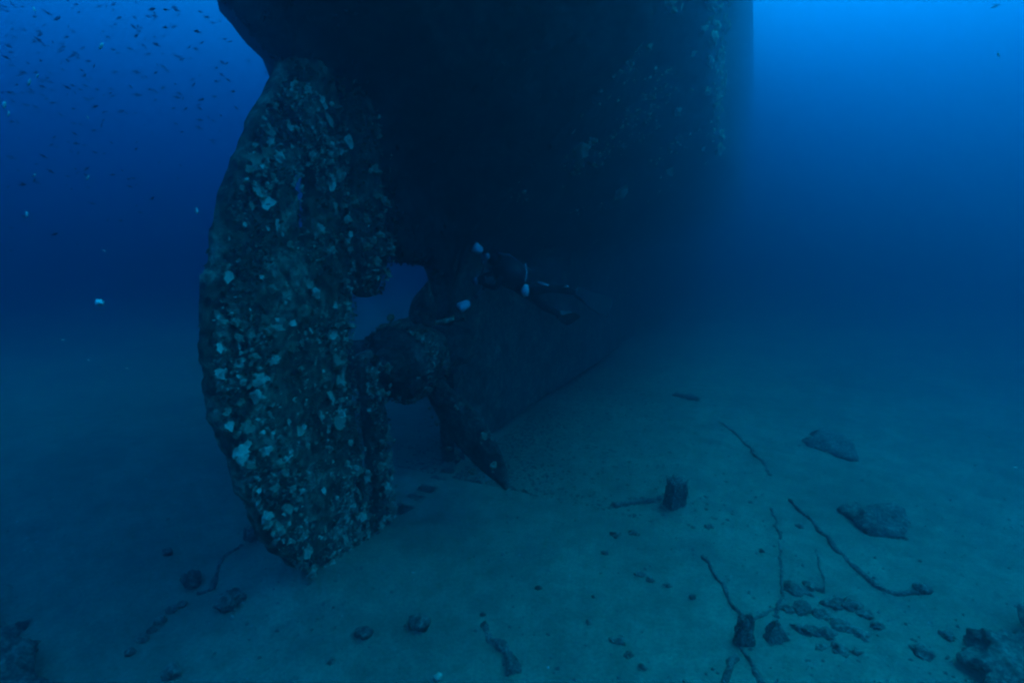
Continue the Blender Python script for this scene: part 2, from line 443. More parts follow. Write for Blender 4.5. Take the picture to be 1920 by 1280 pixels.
NOTED = [(470,385,16),(485,365,20),(500,350,14),(455,420,12),(480,345,14),(452,352,14),(445,325,10),(512,330,9),(660,378,24),(655,410,16),(655,440,12),(600,430,18),(620,350,20),(588,340,18),(600,185,14),(610,200,12),(515,200,12),(500,240,10),(595,290,8),(560,215,9),
 (420,455,14),(500,430,8),(530,440,7),(545,460,12),(415,495,7),(425,500,8),(400,525,8),(510,540,16),(535,535,10),(587,550,18),(627,573,14),(585,585,8),(555,545,8),(420,605,16),(400,560,8),(580,620,14),(632,610,12),(587,675,18),(630,680,22),(642,660,12),(600,705,9),(637,715,20),(618,745,20),(632,790,30),(640,775,16),(600,780,14),
 (585,730,10),(448,682,18),(415,700,20),(397,768,22),(450,755,16),(425,770,14),(452,848,26),(440,815,14),(500,845,16),(520,870,18),(540,860,16),(530,885,20),(575,835,12),(540,790,14),(470,780,8),(505,775,9),(570,800,9),(595,900,12),(605,920,14),(510,920,14),(485,920,12),(500,970,18),(545,915,10),(660,950,18),(675,970,14),(590,970,12),(630,1000,9),(615,1000,8),(565,1010,12),(545,1015,10),(512,1025,14),(690,1000,16),(595,1075,14),(562,1055,8),(650,870,12),(655,830,10),(640,750,10),(560,690,9),(550,750,9),(470,640,9),(455,620,7),(520,600,8),(500,640,7)]
n_piece = 0
for (px, py, sz) in NOTED:
    s, z, d = plane_sz(px, py)
    if not (tab(RL, z) + .03 < s < tab(RR, z)) or slit(s, z): continue
    big = random.random() < .55
    stick(rudder, 'oyster_shell' if big else 'sponge', random.choice(SHELLS if big else SPONGES), s, .17 + random.uniform(-.02, .02), z, STB, sz * .5 * d / FPX * random.uniform(1.0, 1.3), random.uniform(.75, 1.25)); n_piece += 1
while n_piece < 280:
    z = random.uniform(0, 5.9); a, b = tab(RL, z), tab(RR, z); t = random.random(); s = a + (b - a) * t
    dens = .35 + .9 * fbm(s * 1.6 + 4, z * 1.1, 2.0, 3) + .35 * sstep(.65, 1, t) + .2 * sstep(.4, 0, t) - .25 * sstep(5.0, 6, z)
    if random.random() > dens or slit(s, z): continue
    big = random.random() < .5
    stick(rudder, 'oyster_shell' if big else 'sponge', random.choice(SHELLS if big else SPONGES), s, .165, z, STB, (.02 + .065 * random.random() ** 2.5), random.uniform(.5, 1.5)); n_piece += 1
for k in range(26):                                                     # on the upper post
    z = random.uniform(3.6, 6.0); s = random.uniform(.42, 1.05)
    stick(post, 'sponge', random.choice(SPONGES), s, .2, z, STB, .02 + .05 * random.random() ** 2)
for (px, py, sz) in [(722, 514, 20), (705, 520, 9)]:
    s, z, d = plane_sz(px, py); stick(post, 'oyster_shell', SHELLS[0], min(s, 1.08), .2, z, STB, sz * .5 * d / FPX * 1.2)
for k in range(34):
    z = random.uniform(.1, 2.5); s = random.uniform(.5, .9)
    stick(foot, 'sponge', random.choice(SPONGES), s, .13, z, STB, .02 + .05 * random.random() ** 2)
aft = -U
for k in range(36):                                                     # round the hub's rim and on its face
    t = random.random() * 6.28; rr = .59 if k < 24 else random.uniform(.3, .5); ds = random.uniform(-.42, .1) if k < 24 else -.47
    nr = (RV * math.cos(t) + Vector((0, 0, math.sin(t)))) * (1 if k < 24 else .2) + aft * .5
    stick(prop, 'oyster_shell', random.choice(SHELLS), HUB_S + ds, rr * math.cos(t), HUB_Z + rr * math.sin(t), nr, .02 + .035 * random.random())
o = stick(prop, 'sponge', mesh_data('sponge', *rock_geo(1, .8, .7, 3, 2), M_orange), HUB_S - .25, -.17, HUB_Z + .66, aft + Vector((0, 0, 1)), .075)
o["label"] = "small orange sponge on top of the hub"
for th in BL_ANG[:1]:                                                    # along the two blades on the starboard side
    for k in range(20):
        q = random.uniform(.1, 1.0); rho = .5 + 1.7 * q; e = Vector((0, math.cos(th), math.sin(th))); tt = Vector((0, -math.sin(th), math.cos(th)))
        beta = math.atan(2.1 / (2 * math.pi * rho)); d = -Vector((1, 0, 0)) * math.sin(beta) + tt * math.cos(beta)
        w = random.choice((-.85, -.7, .6, .85)) * .5 * math.sin(math.pi * (.14 + .82 * q)) ** .75
        P = e * rho + d * w - Vector((.06, 0, 0))
        stick(prop, 'sponge', random.choice(SPONGES), HUB_S + P.x, P.y, HUB_Z + P.z, aft, .02 + .04 * random.random() ** 2)
n_side = 0
while n_side < 140:                                                      # hull side, upper starboard
    s = 2.6 + 6.0 * random.random() ** 1.3; z = random.uniform(4.9, 8.6)
    if fbm(s * .55, z * .8, 3.0, 3) + .35 * sstep(5.4, 7.4, z) - .1 < random.uniform(-.1, .5): continue
    h = hull_hb(s, z)
    if h < .9: continue
    e = .05; dz = (hull_hb(s, z + e) - hull_hb(s, z - e)) / (2 * e); ds = (hull_hb(s + e, z) - hull_hb(s - e, z)) / (2 * e)
    stick(hull, 'oyster_shell', random.choice(SHELLS + SPONGES), s, h + .03, z, RV - Vector((0, 0, dz)) - U * ds, .03 + .13 * random.random() ** 2.4, random.uniform(.5, 1.2)); n_side += 1

def crust(name, part, gen, n, size, seed, mat):
    rnd = random.Random(seed); V, F = [], []
    for k in range(n):
        g = gen(rnd)
        if g is None: continue
        p, nn = g; r = size * (.35 + 1.5 * rnd.random() ** 3)
        a = nn.orthogonal().normalized(); b2 = nn.cross(a); b = len(V); m = rnd.choice((4, 5, 6)); ph = rnd.random() * 6; asp = rnd.uniform(.5, 1)
        for q in range(m):
            t = ph + 6.283 * q / m; rr = r * rnd.uniform(.6, 1.25)
            V.append(p + a * rr * math.cos(t) + b2 * rr * asp * math.sin(t) - nn * .01)
        V.append(p + nn * r * rnd.uniform(.4, .9) + a * r * rnd.uniform(-.3, .3))
        F += [(b + q, b + (q + 1) % m, b + m) for q in range(m)]
    o = mk(name, V, F, mat, part, smooth=False); o["kind"] = "stuff"; return o
# turf of algae and hydroids: thousands of little ragged tufts, rooted in the surface
def turf(name, part, gen, n, size, seed, mat):
    rnd = random.Random(seed); V, F = [], []
    for k in range(n):
        g = gen(rnd)
        if g is None: continue
        p, nn = g; r = size * rnd.uniform(.4, 1.5)
        for q in range(2):
            d = (nn + Vector((rnd.uniform(-.8, .8), rnd.uniform(-.8, .8), rnd.uniform(-.8, .6)))).normalized()
            sd = d.orthogonal().normalized(); sd = sd * math.cos(q * 1.7 + k) + d.cross(sd) * math.sin(q * 1.7 + k)
            b = len(V); base = p - nn * .02
            V += [base - sd * r * .35, base + sd * r * .35, base + d * r * .7 + sd * r * .45, base + d * r * rnd.uniform(.8, 1.3) - sd * r * .1, base + d * r * .6 - sd * r * .5]
            F.append((b, b + 1, b + 2, b + 3, b + 4))
    o = mk(name, V, F, mat, part, smooth=False); o["kind"] = "stuff"; return o
def g_slab(L, Rr, z0, z1, th, edge=.25):
    def g(rnd):
        z = rnd.uniform(z0, z1); a, b = tab(L, z), tab(Rr, z)
        if rnd.random() < edge:
            le = rnd.random() < .6
            return ship((a + .05 if le else b - .04), rnd.uniform(-th, th) * .6, z), (-U if le else U)
        s = rnd.uniform(a, b)
        if L is RL and slit(s, z): return None
        if fbm(s * 2 + 8, z * 2, 1.0, 3) < rnd.uniform(-.5, .3): return None
        return ship(s, th * .97, z), STB
    return g
turf('algae_turf', rudder, g_slab(RL, RR, -.1, 6.0, .17, .12), 9000, .032, 1, M_turf)
turf('algae_turf', post, g_slab(PL, PR, 3.45, 6.2, .2, .12), 1500, .034, 2, M_turf)
turf('algae_turf', foot, g_slab(LL, LR, 0, 2.6, .13, .4), 1200, .04, 3, M_turf)
def g_patch(L, Rr, z0, z1, th, k0):
    def g(rnd):
        z = rnd.uniform(z0, z1); a, b = tab(L, z), tab(Rr, z); t = rnd.random(); s = a + (b - a) * t
        if L is RL and slit(s, z): return None
        d = fbm(s * 1.7 + k0, z * 1.5, 6.0, 4) + .25 * sstep(.7, 1, t) * sstep(4, 2.5, z) + .15 * sstep(.3, 0, t)
        if d < rnd.uniform(.0, .45): return None
        return ship(s, th * (1.0 if .1 < t < .9 else .8) + .02, z), (STB + Vector((rnd.uniform(-.5, .5), rnd.uniform(-.5, .5), rnd.uniform(-.3, .8)))).normalized()
    return g
crust('barnacle_crust', rudder, g_patch(RL, RR, 0, 5.8, .17, 3), 7000, .025, 11, M_crust)
crust('barnacle_crust', post, g_patch(PL, PR, 3.5, 6.1, .2, 3), 550, .022, 12, M_crust)
crust('barnacle_crust', foot, g_patch(LL, LR, .1, 2.5, .13, 3), 1200, .022, 13, M_crust)
def g_side(rnd):
    s = 2.6 + 5.2 * rnd.random() ** 1.2; z = rnd.uniform(4.6, 9.0); h = hull_hb(s, z)
    if h < .8 or fbm(s * .6 + 2, z * .9, 3.0, 4) + .25 * sstep(5, 7, z) < rnd.uniform(.05, .5): return None
    e = .05; dz = (hull_hb(s, z + e) - hull_hb(s, z - e)) / (2 * e)
    return ship(s, h + .05, z - .03), (RV - Vector((0, 0, dz)) + Vector((rnd.uniform(-.5, .5), rnd.uniform(-.5, .5), rnd.uniform(-.2, .6)))).normalized()
crust('barnacle_crust', hull, g_side, 4500, .034, 14, M_crust)
def g_hub(rnd):
    t = rnd.random() * 6.28; ds = rnd.uniform(-.45, .12)
    nr = RV * math.cos(t) + Vector((0, 0, math.sin(t)))
    return ship(HUB_S + ds, .59 * math.cos(t), HUB_Z + .59 * math.sin(t)), nr
turf('algae_turf', prop, g_hub, 900, .05, 4, M_turf)
crust('barnacle_crust', prop, g_hub, 800, .03, 15, M_crust)
def g_keel(rnd):
    s = rnd.uniform(-4.5, 3.0); zc = hull_zc(s); z = zc + rnd.random() ** 2 * 2.6
    return ship(s, rnd.choice((-1, 1, 1)) * hull_hb(s, z), z), Vector((0, 0, -1)) + RV * .3
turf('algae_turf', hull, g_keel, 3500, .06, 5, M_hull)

# dark flakes added along the keel, thinning outward like the hull's soft shade
V, F = [], []
rnd = random.Random(31)
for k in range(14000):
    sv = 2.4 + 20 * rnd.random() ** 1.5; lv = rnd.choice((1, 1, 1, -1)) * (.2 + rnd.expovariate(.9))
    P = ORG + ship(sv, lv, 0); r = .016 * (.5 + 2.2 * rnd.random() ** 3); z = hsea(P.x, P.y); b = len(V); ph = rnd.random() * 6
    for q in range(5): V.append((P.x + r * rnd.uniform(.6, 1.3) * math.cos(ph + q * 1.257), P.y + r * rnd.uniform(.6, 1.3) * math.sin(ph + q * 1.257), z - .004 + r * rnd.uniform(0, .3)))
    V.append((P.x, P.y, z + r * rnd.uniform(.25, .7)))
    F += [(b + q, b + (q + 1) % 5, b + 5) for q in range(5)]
tag(mk('keel_shade_flakes', V, F, M_prop, smooth=False), "dark rust flakes and fallen growth lying along the keel", kind="stuff")

# ------------------------------------------------------------------ diver with camera
DEP = 8.6
PEL = at(984, 541, DEP)
diver = tag(empty('person', PEL), "diver in black wetsuit hovering level beside the propeller, holding a camera", "person")
def dp(px, py, dd=0.0): return at(px, py, DEP + dd) - PEL
J = [  # point, radius, index of the joint it hangs on
    (dp(984, 541), .150, -1),          # 0 pelvis
    (dp(968, 525), .165, 0),           # 1 waist
    (dp(952, 512), .19, 1),           # 2 chest
    (dp(940, 502), .135, 2),           # 3 upper chest
    (dp(932, 494), .062, 3),           # 4 neck
    (dp(925, 487), .100, 4),           # 5 head
    (dp(917, 483), .088, 5),           # 6 face
    (dp(944, 517, -.19), .066, 3),     # 7 near shoulder
    (dp(930, 540, -.24), .052, 7),     # 8 near elbow
    (dp(911, 536, -.16), .040, 8),     # 9 near wrist
    (dp(941, 492, .19), .066, 3),      # 10 far shoulder
    (dp(924, 512, .27), .052, 10),     # 11 far elbow
    (dp(908, 517, .17), .040, 11),     # 12 far wrist
    (dp(990, 545, -.11), .115, 0),     # 13 near hip
    (dp(1034, 539, -.13), .078, 13),   # 14 near knee
    (dp(1078, 549, -.12), .046, 14),   # 15 near ankle
    (dp(992, 549, .11), .115, 0),      # 16 far hip
    (dp(1020, 574, .10), .082, 16),    # 17 far knee
    (dp(1046, 588, .38), .05, 17),    # 18 far ankle
    (dp(1094, 553, -.12), .042, 15),   # 19 near toe
    (dp(1056, 592, .48), .042, 18),    # 20 far toe
]
def hand(wi, tip_dir):
    w = J[wi][0]; d = tip_dir.normalized(); sd = d.cross(Vector((0, 1, 0))).normalized(); up = sd.cross(d)
    J.append((w + d * .06, .032, wi)); pi = len(J) - 1
    for k, (off, ln) in enumerate(((-.03, .06), (-.01, .075), (.01, .07), (.03, .055))):
        J.append((w + d * .095 + up * off, .011, pi)); J.append((w + d * (.10 + ln * .6) + up * off + sd * .015, .010, len(J) - 1)); J.append((w + d * (.10 + ln * .7) + up * off + sd * .04, .009, len(J) - 1))
    J.append((w + d * .07 + up * -.045, .012, pi)); J.append((w + d * .11 + up * -.055 + sd * .02, .010, len(J) - 1))
hand(9, dp(900, 528, -.08) - dp(911, 536, -.16)); hand(12, dp(898, 520, .08) - dp(908, 517, .17))
me = bpy.data.meshes.new('body'); me.from_pydata([tuple(j[0]) for j in J], [(j[2], i) for i, j in enumerate(J) if j[2] >= 0], []); me.update(); me.materials.append(M_suit)
body = link('body', me, diver)
sk = body.modifiers.new('skin', 'SKIN'); sk.use_smooth_shade = True
lay = me.skin_vertices[0].data
for i, j in enumerate(J): lay[i].radius = (j[1], j[1]); lay[i].use_root = (i == 0)
sb = body.modifiers.new('sub', 'SUBSURF'); sb.levels = 1; sb.render_levels = 2
def part_tube(name, pts, rad, mat, parent, seg=10):
    V, F = tube(pts, rad, seg); return mk(name, V, F, mat, parent)
# tank with valve and boot, along the back
back = Vector((0, .08, .0)) + (UPV * .10 + RTV * .10)
ax0, ax1 = dp(945, 489, .06) + Vector((0, 0, .06)), dp(990, 524, .10) + Vector((0, 0, .08))
ax = (ax1 - ax0).normalized()
tank = part_tube('air_tank', [ax0 - ax * .06, ax0 - ax * .02, ax0 + ax * .06, ax1 - ax * .02, ax1], [.03, .06, .095, .095, .07], M_tank, diver, 16)
part_tube('tank_valve', [ax0 - ax * .13, ax0 - ax * .05], .025, M_black, tank)
part_tube('tank_boot', [ax1 - ax * .10, ax1 + ax * .01], .102, M_black, tank, 16)
def shaped(name, c, rad, mat, seed, parent, rot=0.0, rough=.12):
    V, F = rock_geo(*rad, seed, 3, rough, 1.6); m = Matrix.Rotation(rot, 3, 'Y'); return mk(name, [m @ v + c for v in V], F, mat, parent)
shaped('buoyancy_vest', dp(956, 512, -.01), (.31, .29, .24), M_black, 5, diver, R(42))
mk_mask = shaped('dive_mask', dp(913, 481, -.05), (.05, .10, .065), M_glass, 8, diver, 0, .04)
part_tube('regulator', [dp(911, 492, -.02), dp(905, 494, -.02)], [.045, .035], M_pale, diver)
part_tube('regulator_hose', resample([dp(909, 494, -.06), dp(918, 505, -.24), dp(940, 497, -.24), dp(950, 486, -.02)], .05), .013, M_black, diver, 6)
part_tube('weight_pouch', [dp(986, 534, -.2), dp(984, 545, -.22), dp(986, 556, -.2)], [.04, .07, .035], M_pale, diver)
part_tube('gauge_hose', resample([dp(985, 495, -.16), dp(988, 510, -.22), dp(985, 528, -.2)], .05), .009, M_pale, diver, 6)
part_tube('leg_strap', [dp(1008, 529, -.18), dp(1029, 535, -.2)], .016, M_pale, diver, 6)
part_tube('fin_strap', [dp(1056, 538, -.16), dp(1066, 537, -.18)], .014, M_pale, diver, 6)
def fin(foot_p, tip_p, width, wdir):
    a, b = Vector(foot_p), Vector(tip_p); d = (b - a); L = d.length; d.normalize(); w = (wdir - d * wdir.dot(d)).normalized(); n = d.cross(w)
    V, F = [], []; prof = [(-.12, .35, .05), (0, .45, .05), (.15, .55, .03), (.35, .8, .018), (.7, 1, .012), (1.0, .92, .008), (1.03, .6, .006)]
    for t, ww, th in prof:
        c = a + d * (t * L) - n * (.06 * math.sin(t * 2))
        V += [c + w * width * ww * .5 + n * th, c - w * width * ww * .5 + n * th, c - w * width * ww * .5 - n * th, c + w * width * ww * .5 - n * th]
    for i in range(len(prof) - 1):
        for k in range(4): F.append((4 * i + k, 4 * i + (k + 1) % 4, 4 * i + 4 + (k + 1) % 4, 4 * i + 4 + k))
    F += [(3, 2, 1, 0), tuple(range(4 * len(prof) - 4, 4 * len(prof)))]
    return mk('fin', V, F, M_black, diver, smooth=False)
fin(dp(1086, 551, -.12), dp(1146, 574, -.05), .34, Vector((-.2, .5, 1)))
fin(dp(1050, 590, .42), dp(1078, 606, .8), .32, Vector((1, 0, .4)))
# the camera he holds: housing, two strobes on jointed arms
CP = at(901, 526, DEP - .02)
rig = tag(empty('underwater_camera', CP), "underwater camera with two pale strobes on jointed arms, in the diver's hands", "camera")
def cp(px, py, dd=0.0): return at(px, py, DEP + dd) - CP
def bevel_box(c, sx, sy, sz, bv=.02):
    bm = bmesh.new(); bmesh.ops.create_cube(bm, size=1.0)
    for v in bm.verts: v.co = Vector((v.co.x * sx, v.co.y * sy, v.co.z * sz))
    bmesh.ops.bevel(bm, geom=bm.edges[:], offset=bv, segments=2, affect='EDGES')
    V = [v.co + c for v in bm.verts]; bm.verts.index_update(); F = [tuple(v.index for v in f.verts) for f in bm.faces]; bm.free(); return V, F
V, F = bevel_box(cp(903, 524), .13, .19, .14); hs = mk('housing', V, F, M_black, rig, smooth=False)
part_tube('lens_port', [cp(897, 525), cp(888, 527, -.04)], [.06, .075], M_glass, hs, 14)
part_tube('handle', [cp(904, 517, -.13), cp(906, 532, -.13)], .018, M_black, hs); part_tube('handle', [cp(902, 517, .13), cp(904, 532, .13)], .018, M_black, hs)
part_tube('strobe_arm', [cp(903, 514), cp(910, 491, -.1), cp(900, 474, -.12)], [.014, .016, .012], M_tank, rig, 8)
part_tube('strobe_arm', [cp(904, 534, -.1), cp(905, 543, -.14), cp(888, 560, -.16), cp(876, 570, -.16)], [.014, .03, .03, .012], M_tank, rig, 8)
for (a, b) in (((901, 471, -.12), (890, 463, -.16)), ((877, 569, -.16), (863, 577, -.2))):
    p, q = cp(*a), cp(*b); d = (q - p).normalized()
    st = part_tube('strobe', [p - d * .03, p, q, q + d * .02], [.035, .065, .085, .07], M_pale, rig, 16)
    V, F = tube([q + d * .02, q + d * .028], .066, 16); mk('strobe_glass', V, F, M_glass, st)
for c in ((907, 541, -.16), (893, 556, -.17)):
    V, F = rock_geo(.035, .035, .035, 2, 2, .05); mk('clamp', [v + cp(*c) for v in V], F, M_black, rig)

# ------------------------------------------------------------------ things lying on the bottom
def place_rock(name, label, cat, px, py, wpx, hpx, seed, mat=M_rock, group=None, sink=.25, rough=.4, depth_ratio=.8, sub=3):
    p, t = floor_at(px, py + hpx * .5); rx = wpx * .5 * t / FPX; rz = hpx * .5 * t / FPX
    V, F = rock_geo(rx, rx * depth_ratio, rz, seed, sub, rough)
    o = mk(name, V, F, mat); o.location = p + Vector((0, rx * depth_ratio * .6, rz * (1 - sink * 1.6))); o.rotation_euler = (0, 0, random.uniform(-.5, .5))
    return tag(o, label, cat, group)
def lay(name, label, cat, pts, rad, mat=M_debris, lift=.4, wob=.05, seg=9, group=None, seed=0):
    P = [floor_at(*p)[0] for p in pts]; o = Vector(P[0]); P = resample(P, .06, wob, seed)
    P = [Vector((p.x, p.y, hsea(p.x, p.y) + (rad if not isinstance(rad, list) else rad[0]) * lift)) - o for p in P]
    n = len(P); rr = [(rad if not isinstance(rad, list) else rad[0] + (rad[1] - rad[0]) * i / (n - 1)) * (1 + .6 * fbm(i * .45, seed, 0, 3)) for i in range(n)]
    P = [p - Vector((0, 0, rr[i] * (.35 + 1.1 * max(0, fbm(i * .22, seed + 5, 0, 2))))) for i, p in enumerate(P)]
    V, F = tube(P, rr, seg); V = [v + Vector((fbm(v.x * 11, v.y * 11, seed), fbm(v.y * 11, v.z * 11, seed + 3), fbm(v.x * 11, v.z * 11, seed + 6))) * rr[0] * .55 for v in V]; ob = mk(name, V, F, mat); ob.location = o
    return tag(ob, label, cat, group)
lay('cable', "long dark cable lying diagonally over the sand toward a small rock", "cable", [(1482, 938), (1530, 985), (1580, 1040), (1632, 1088), (1690, 1116), (1722, 1112)], .036, seed=1)
lay('cable', "short faint length of cable farther off, in line with the long one", "cable", [(1348, 790), (1380, 814), (1420, 858), (1444, 890)], .034, seed=2)
place_rock('rock', "small rock at the end of the long dark cable", "rock", 1735, 1103, 30, 20, 3)
lay('hose', "thick curved hose running down to the dark angular block", "hose", [(1320, 1042), (1345, 1085), (1372, 1128), (1390, 1158)], .03, seed=3)
lay('hose', "hose leaving the dark angular block toward the camera, thicker at its end", "hose", [(1388, 1208), (1408, 1240), (1422, 1262), (1436, 1300)], [.022, .045], seed=4)
lay('hose', "short bent hose below the dark angular block", "hose", [(1378, 1232), (1362, 1262), (1354, 1300)], .035, seed=5)
lay('stick', "long thin bent stick above the three-cornered block", "stick", [(1448, 952), (1460, 1005), (1467, 1075), (1462, 1120), (1450, 1158)], .018, seed=6)
lay('stick', "short thin stick beside the long thin bent one", "stick", [(1534, 1030), (1541, 1070), (1542, 1112)], .016, seed=7)
lay('stick', "thin crooked twig joining the dark block and the three-cornered block", "stick", [(1402, 1160), (1430, 1152), (1460, 1140), (1500, 1135)], .018, seed=17)
lay('fallen_branch', "thick dark branch tapering away in the near sand", "branch", [(908, 1172), (925, 1195), (950, 1222), (968, 1262)], [.05, .075], wob=.05, seed=8)
lay('bent_pipe', "bent dark pipe rising beside the rudder foot", "pipe", [(452, 1022), (425, 1040), (407, 1062), (400, 1100), (372, 1112)], .035, seed=9)
def block(name, label, cat, px, py, wpx, hpx, seed, taper=.8, mat=M_debris, yaw=.3, lean=.0):
    p, t = floor_at(px, py + hpx * .5); w = wpx * t / FPX; h = hpx * t / FPX
    bm = bmesh.new(); bmesh.ops.create_cube(bm, size=1.0); bmesh.ops.subdivide_edges(bm, edges=bm.edges[:], cuts=7, use_grid_fill=True)
    V = []
    for v in bm.verts:
        k = 1 - (1 - taper) * (v.co.z + .5); n = 1 + .38 * fbm(v.co.x * 2.2 + seed * 5, v.co.y * 2.2, v.co.z * 2.2, 5)
        V.append(Vector((v.co.x * w * k * n + lean * (v.co.z + .5) * h, v.co.y * w * .8 * k * n, (v.co.z * 1.15 + .42) * h * n)))
    bm.verts.index_update(); F = [tuple(v.index for v in f.verts) for f in bm.faces]; bm.free()
    o = mk(name, V, F, mat); o.location = p - Vector((0, 0, .02)); o.rotation_euler = (0, 0, yaw); return tag(o, label, cat)
block('debris_block', "dark angular block standing where the hoses meet", "debris", 1394, 1177, 30, 52, 1, .75)
block('debris_block', "three-cornered dark block lying beside the angular one", "debris", 1452, 1176, 46, 34, 2, .15, lean=.1)
block('debris_block', "upright dark stump of metal standing on the open sand", "debris", 1266, 920, 34, 54, 3, .85)
lay('plank', "short dark plank beside the upright metal stump", "plank", [(1150, 950), (1180, 944), (1208, 941), (1240, 936)], .05, lift=.6, seed=10)
lay('plank', "faint broken plank lying far out on the sand", "plank", [(1262, 740), (1285, 745), (1312, 752)], .09, lift=.5, seed=11)
place_rock('flat_slab', "wide dark oval slab lying beyond the long cable", "slab", 1652, 962, 92, 60, 4, sink=.62, rough=.6, depth_ratio=1.2)
place_rock('flat_slab', "faint far slab, the most distant dark patch beyond the long cable", "slab", 1580, 830, 90, 38, 5, sink=.62, rough=.6, depth_ratio=1.3)
RUB = [(1478, 1140, 26, 14, "lone low stone at the near corner of the rubble patch, closest to the three-cornered block"),
 (1500, 1105, 40, 16, "wide stone at the back of the rubble patch, first beyond the three-cornered block"), (1530, 1098, 34, 18, "rearmost stone of the rubble patch, at the foot of the short thin stick"),
 (1510, 1140, 42, 18, "second stone from the three-cornered block in the patch's middle row"), (1545, 1150, 30, 16, "third stone from the three-cornered block in the patch's middle row"),
 (1570, 1128, 40, 20, "large stone of the rubble patch behind its middle row"), (1605, 1135, 38, 18, "stone of the rubble patch next to the large rear one, toward the long cable"), (1630, 1150, 30, 14, "stone at the cable end of the patch's middle row"),
 (1515, 1178, 40, 20, "first stone from the three-cornered block in the patch's front row"), (1555, 1185, 36, 18, "second stone from the three-cornered block in the patch's front row"), (1590, 1172, 44, 22, "broadest stone of the rubble patch, in its front row"), (1622, 1190, 30, 16, "stone ending the front row of the rubble patch"),
 (1575, 1215, 34, 18, "largest of the three nearest stones of the rubble patch"), (1540, 1210, 24, 12, "smallest of the three nearest stones of the rubble patch"), (1612, 1222, 26, 14, "nearest stone of the rubble patch, toward the vignette boulder"), (1650, 1172, 22, 12, "small outlying stone of the rubble patch on its cable side")]
for k, (px, py, w, h, lb) in enumerate(RUB):
    place_rock('rubble_stone', lb, "stone", px, py, w, h, 30 + k, group="stones of the rubble patch", sub=3, sink=.66, rough=.8)
place_rock('rock', "rounded upright dark rock beside the bent pipe", "rock", 355, 1082, 34, 40, 51, depth_ratio=.9, rough=.25)
place_rock('rock', "ragged dark rock at the lower end of the bent pipe", "rock", 424, 1128, 52, 34, 52, rough=.55)
o = place_rock('shell', "small pale shell against the ragged dark rock", "shell", 443, 1141, 11, 9, 53, mat=M_shell, sub=2)
place_rock('rock', "dark rock wedged at the rudder foot", "rock", 470, 998, 34, 34, 54)
place_rock('rock', "small two-lobed stone in the near sand", "rock", 682, 1186, 30, 24, 55, rough=.6)
place_rock('rock', "rounded dark stone in the near sand, larger than the two-lobed one", "rock", 786, 1166, 42, 34, 56)
place_rock('shell', "small pale shell at the lower edge of the sand", "shell", 820, 1268, 18, 14, 57, mat=M_shell, sub=2)
place_rock('rock', "lone dark stone near the lower edge, before the bent pipe", "rock", 318, 1258, 34, 30, 58)
place_rock('rock', "small dark stone behind the rounded upright rock", "rock", 312, 1032, 18, 18, 59)
k = 0
for (px, py, w, h) in [(338, 1132, 20, 12), (318, 1142, 22, 14), (296, 1162, 24, 16), (282, 1180, 18, 12), (262, 1196, 26, 14), (240, 1222, 22, 14)]:
    place_rock('rubble_stone', ("first", "second", "third", "fourth", "fifth", "sixth")[k] + " stone from the rounded upright rock in the trail leading away", "stone", px, py, w, h, 70 + k, group="stones of the trail", sub=2, sink=.4); k += 1
PEB = [(1220, 1085, 16, 9, "pebble in the row of three before the curved hose, middle one"), (1200, 1075, 20, 9, "pebble in the row of three before the curved hose, farthest from it"), (1255, 1095, 14, 8, "pebble in the row of three before the curved hose, closest to it"), (1300, 1115, 12, 14, "upright pebble just before the curved hose"),
 (1160, 1200, 26, 10, "long flat pebble heading the short chain in the near sand"), (1180, 1225, 18, 12, "second pebble of the short chain in the near sand"), (1205, 1250, 14, 10, "last and nearest pebble of the short chain in the near sand"), (1105, 1165, 14, 9, "lone pebble between the branch and the curved hose"),
 (1155, 1000, 22, 9, "first pebble of the pair before the short plank"), (1190, 998, 20, 8, "second pebble of the pair before the short plank"), (1330, 985, 16, 9, "pebble between the metal stump and the long bent stick"), (1135, 1035, 14, 8, "lone pebble well before the short plank"),
 (905, 1150, 12, 8, "pebble just beyond the tip of the thick branch"), (1010, 1100, 12, 8, "lone pebble in the bare sand before the propeller"), (620, 1240, 14, 8, "pebble in the near sand below the rudder"), (520, 1180, 10, 8, "tiny pebble in the sand between ragged rock and rudder foot"), (1500, 985, 14, 8, "pebble between the long bent stick and the long cable"), (1430, 1030, 12, 8, "pebble just beside the long bent stick"),
 (1780, 1190, 26, 14, "stone between the long cable's end and the corner boulder"), (1735, 1220, 40, 22, "broad low stone before the vignette boulder"), (1690, 1005, 24, 10, "pebble at the near edge of the wide oval slab")]
for k, (px, py, w, h, lb) in enumerate(PEB):
    place_rock('pebble', lb, "pebble", px, py, w, h, 90 + k, group="pebbles on the sand", sub=3, sink=.6, rough=.8)
V, F = rock_geo(1.3, 1.2, .5, 12, 5, .6, 1.6)  # dark shape added to stand for the lens vignette in this corner
o = tag(mk('vignette_rock', V, F, M_rock), "large dark boulder shape added for the lens vignette in the lower corner beside the stone trail", "boulder"); o.location = (-5.75, 4.0, -.08)
V, F = rock_geo(.62, .55, .42, 15, 5, .7, 1.7)  # smaller dark shape added for the vignette in the opposite corner
o = tag(mk('vignette_rock', V, F, M_rock), "dark boulder shape added for the lens vignette in the lower corner beyond the rubble patch", "boulder"); o.location = (5.3, 4.4, .0)

